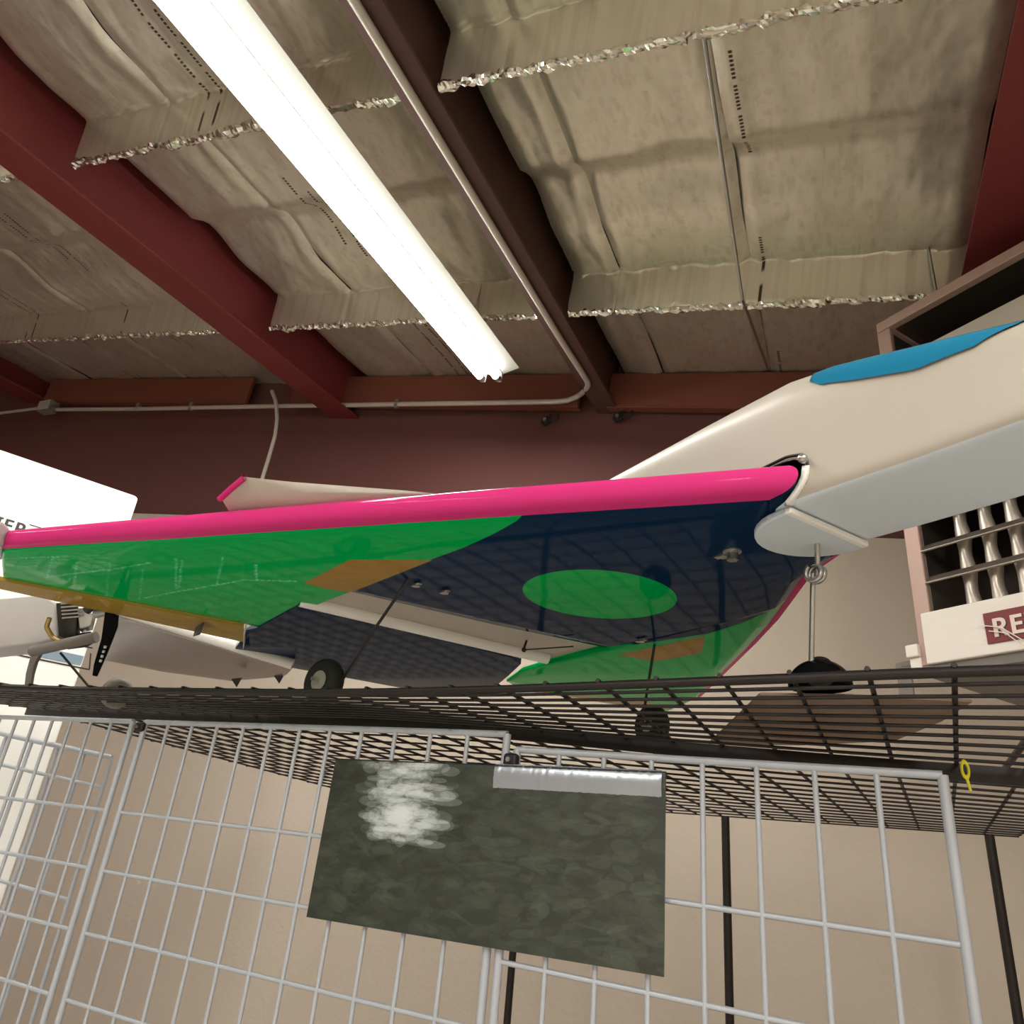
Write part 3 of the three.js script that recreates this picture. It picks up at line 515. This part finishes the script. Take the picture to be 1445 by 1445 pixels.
/* ---------- white sign cabinet at the left ---------- */
{
  const { corner, away, n } = CAB;
  const t = thing('display_cabinet', 'tall white display cabinet with a bordered label at the left behind the wing tip', 'cabinet', V(corner.x, 0, corner.z));
  const basis = new THREE.Matrix4().makeBasis(away, V(0, 1, 0), n);
  const F = (x, y) => { const p = onPlane(x, y, corner, n).sub(corner); return [p.dot(away), p.y]; };
  const H = corner.y, Wd = 0.9;
  const s = new THREE.Shape(); s.moveTo(-Wd, -H + 0.02); s.lineTo(0, -H + 0.02); s.lineTo(0, -0.02); s.quadraticCurveTo(0, 0, -0.02, 0); s.lineTo(-Wd, 0); s.closePath();
  obj('cabinet_body', new THREE.ExtrudeGeometry(s, { depth: 0.45, bevelEnabled: true, bevelSize: 0.006, bevelThickness: 0.006, bevelOffset: -0.006, bevelSegments: 2 }).translate(0, H, -0.456).applyMatrix4(basis), M.cabinet, t);
  const bar = (a, b, r = 0.003) => { const d = Math.hypot(b[0] - a[0], b[1] - a[1]); return new THREE.BoxGeometry(d, r, 0.002).rotateZ(Math.atan2(b[1] - a[1], b[0] - a[0])).translate((a[0] + b[0]) / 2, (a[1] + b[1]) / 2 + H, 0.001).applyMatrix4(basis); };
  const [rx] = F(66, 750), ty = F(0, 728)[1];
  obj('label_border', [bar([-0.7, ty], [rx + 0.04, ty]), bar([rx + 0.04, ty], [rx + 0.04, ty - 0.2])], M.darkMetal, t);
  const tex = canvasTexture(1024, 160, (c, w, h) => { c.fillStyle = '#f7f5f0'; c.fillRect(0, 0, w, h); c.fillStyle = '#3b3234'; c.font = 'bold 150px sans-serif'; c.textAlign = 'right'; c.textBaseline = 'middle'; c.fillText('NIER', w - 8, h / 2 + 6); });
  const e0 = F(38, 750), e1 = F(-4, 733), th = 0.07, tw = th * 6.4;
  const top = F(38, 735.5)[1];
  obj('lettering', new THREE.BoxGeometry(tw, th, 0.002).translate(e0[0] - tw / 2, top - th / 2 + H, 0.0015).applyMatrix4(basis), std(0xffffff, 0.45, 0, { map: tex }), t, 'dark bold letters NIER');
  const c0 = F(128, 922), c1 = F(126, 945), c2 = F(30, 915);
  obj('lower_border', [bar([-0.7, c1[1]], c1, 0.005), bar(c0, c1, 0.005), bar([-0.7, c0[1] + 0.02], [c0[0], c0[1] + 0.02], 0.005)], M.darkMetal, t);
  const b0 = F(118, 926), b1 = F(60, 936), bh = 0.035;
  obj('blue_strip', new THREE.BoxGeometry(0.32, bh, 0.002).translate(b0[0] - 0.16, b0[1] - bh / 2 + H, 0.0012).applyMatrix4(basis), std(0x7f95a3, 0.5), t, 'grey blue printed strip');
}

/* ---------- unit heater at the right ---------- */
{
  const back = sight(50, 1131).setY(0).normalize(), right = back.clone().negate(), n = V(right.z, 0, -right.x);
  const p0 = at(1302, 940, 2.2); if (n.dot(EYE.clone().sub(p0)) < 0) n.negate();
  const flip = V(0, 0, 0).crossVectors(right, V(0, 1, 0)).dot(n) < 0;
  const t = thing('unit_heater', 'white and brown unit heater with open louvres hanging at the right', 'heater', p0);
  const basis = new THREE.Matrix4().makeBasis(right, V(0, 1, 0), n);
  const F = (x, y) => { const p = onPlane(x, y, p0, n).sub(p0); return [p.dot(right), p.y]; };
  const blk = (x0, y0, x1, y1, z0, z1, r = 0.004) => box(x1 - x0, y1 - y0, z1 - z0, (x0 + x1) / 2, (y0 + y1) / 2, (z0 + z1) / 2, r).applyMatrix4(basis);
  const Wd = 0.95, yPanel = F(1297, 868)[1], yTop = F(1275, 744)[1] + 0.05, yHead = F(1258, 452)[1];
  obj('side_wall', blk(-0.004, 0, 0.045, yHead - 0.02, -0.5, 0), M.heaterFrame, t, 'brownish painted left edge');
  obj('side_wall', blk(Wd, 0, Wd + 0.045, yHead - 0.02, -0.5, 0), M.heaterFrame, t);
  obj('side_lining', blk(0.045, yPanel, 0.049, yHead - 0.05, -0.4, -0.012, 0.001), M.ductSteel, t);
  obj('lower_panel', blk(0.02, 0.0, Wd, yPanel, -0.03, 0.012), M.heaterWhite, t, 'white lower front panel');
  obj('inner_wall', blk(0.04, 0, Wd, yHead - 0.05, -0.42, -0.4), M.ductSteel, t);
  obj('bottom_tray', blk(0.0, -0.03, Wd, 0, -0.5, 0), M.greyTape, t);
  obj('head_panel', blk(0.05, yTop, Wd, yHead - 0.17, -0.03, 0.0), M.cream, t, 'cream upper front panel');
  obj('top_plate', blk(0.04, yHead - 0.01, Wd, yHead + 0.005, -0.5, -0.02), M.ductSteel, t);
  obj('head_frame', blk(0, yHead - 0.025, Wd + 0.045, yHead + 0.015, -0.025, 0.006), M.heaterFrame, t);
  for (let k = 0; k < 11; k++) { const x = F(1352, 800)[0] + k * 0.074, y0 = yPanel - 0.02, y1 = yTop + 0.02, r = []; for (let j = 0; j <= 24; j++) { const y = lerp(y0, y1, j / 24), q = Math.sin(j * 0.9); r.push(Array.from({ length: 16 }, (_, i) => { const a = i / 16 * Math.PI * 2; return V(x + 0.0012 * q + (0.0185 + 0.0028 * q) * Math.cos(a), y, -0.055 + 0.022 * Math.sin(a)).applyMatrix4(basis); })); } obj('exchanger_tube', skin(r), M.exchanger, t); }
  for (const y of [F(1290, 730)[1], F(1292, 777)[1], F(1294, 822)[1]]) { const b = new THREE.BoxGeometry(Wd - 0.05, 0.003, 0.03).rotateX(0.9).translate(Wd / 2 + 0.02, y + 0.004, -0.012); const lip = new THREE.CylinderGeometry(0.004, 0.004, Wd - 0.05, 10).rotateZ(Math.PI / 2).translate(Wd / 2 + 0.02, y - 0.009, 0.0); obj('louvre', [b.applyMatrix4(basis), lip.applyMatrix4(basis)], M.louver, t); }
  const tex = canvasTexture(1024, 250, (c, w, h) => {
    c.fillStyle = '#7d2626'; c.fillRect(0, 0, w, h); c.font = 'bold 214px sans-serif'; c.textBaseline = 'middle'; c.textAlign = 'left';
    c.fillStyle = '#3d1212'; c.fillText('REZNOR', 52, h / 2 + 16, w - 80); c.fillStyle = '#ead9cd'; c.fillText('REZNOR', 40, h / 2 + 6, w - 80);
  });
  const a = F(1391, 868), b = F(1397, 911), sh = a[1] - b[1], sw = sh * 4.1;
  obj('name_plate', blk(a[0], b[1], a[0] + sw, a[1], 0.012, 0.016, 0.001), M.redSteel, t);
  const face = new THREE.PlaneGeometry(sw * 0.99, sh * 0.98); face.translate(a[0] + sw / 2, (a[1] + b[1]) / 2, 0.0165).applyMatrix4(basis);
  obj('plate_print', face, std(0xffffff, 0.5, 0, { map: tex, side: THREE.DoubleSide }), t, 'dark red plate with pale letters REZNOR');
  obj('bracket', [blk(-0.04, 0.028, 0.0, 0.066, -0.02, 0.014), blk(-0.036, -0.02, 0.0, 0.028, -0.03, 0.004)], M.heaterWhite, t, 'small pale metal corner bracket');
  obj('hanger', [rod(V(0.1, yHead, -0.25).applyMatrix4(basis), V(0.1, yHead + 0.9, -0.25).applyMatrix4(basis), 0.006)], M.steel, t);
  obj('hanger', [rod(V(Wd - 0.1, yHead, -0.25).applyMatrix4(basis), V(Wd - 0.1, yHead + 0.9, -0.25).applyMatrix4(basis), 0.006)], M.steel, t);
  obj('strap', blk(-0.1, -0.11, -0.052, 0.03, -0.03, -0.022), M.greyTape, t, 'grey strap hanging below the corner');
  obj('strap_arm', blk(-0.08, 0.012, 0.0, 0.03, -0.03, -0.02), M.greyTape, t);
  const w0 = F(1388, 885), w1 = F(1418, 888), w2 = F(1450, 906), cord = (pts) => tube(pts.map((q) => V(q[0], q[1], 0.022).applyMatrix4(basis)), 0.0016, 20, 6);
  obj('cord', [cord([w0, w1, w2]), cord([F(1402, 893), F(1425, 896), F(1452, 915)])], M.heaterWhite, t, 'thin white cord across the name plate');
}

renderer.render(scene, camera);
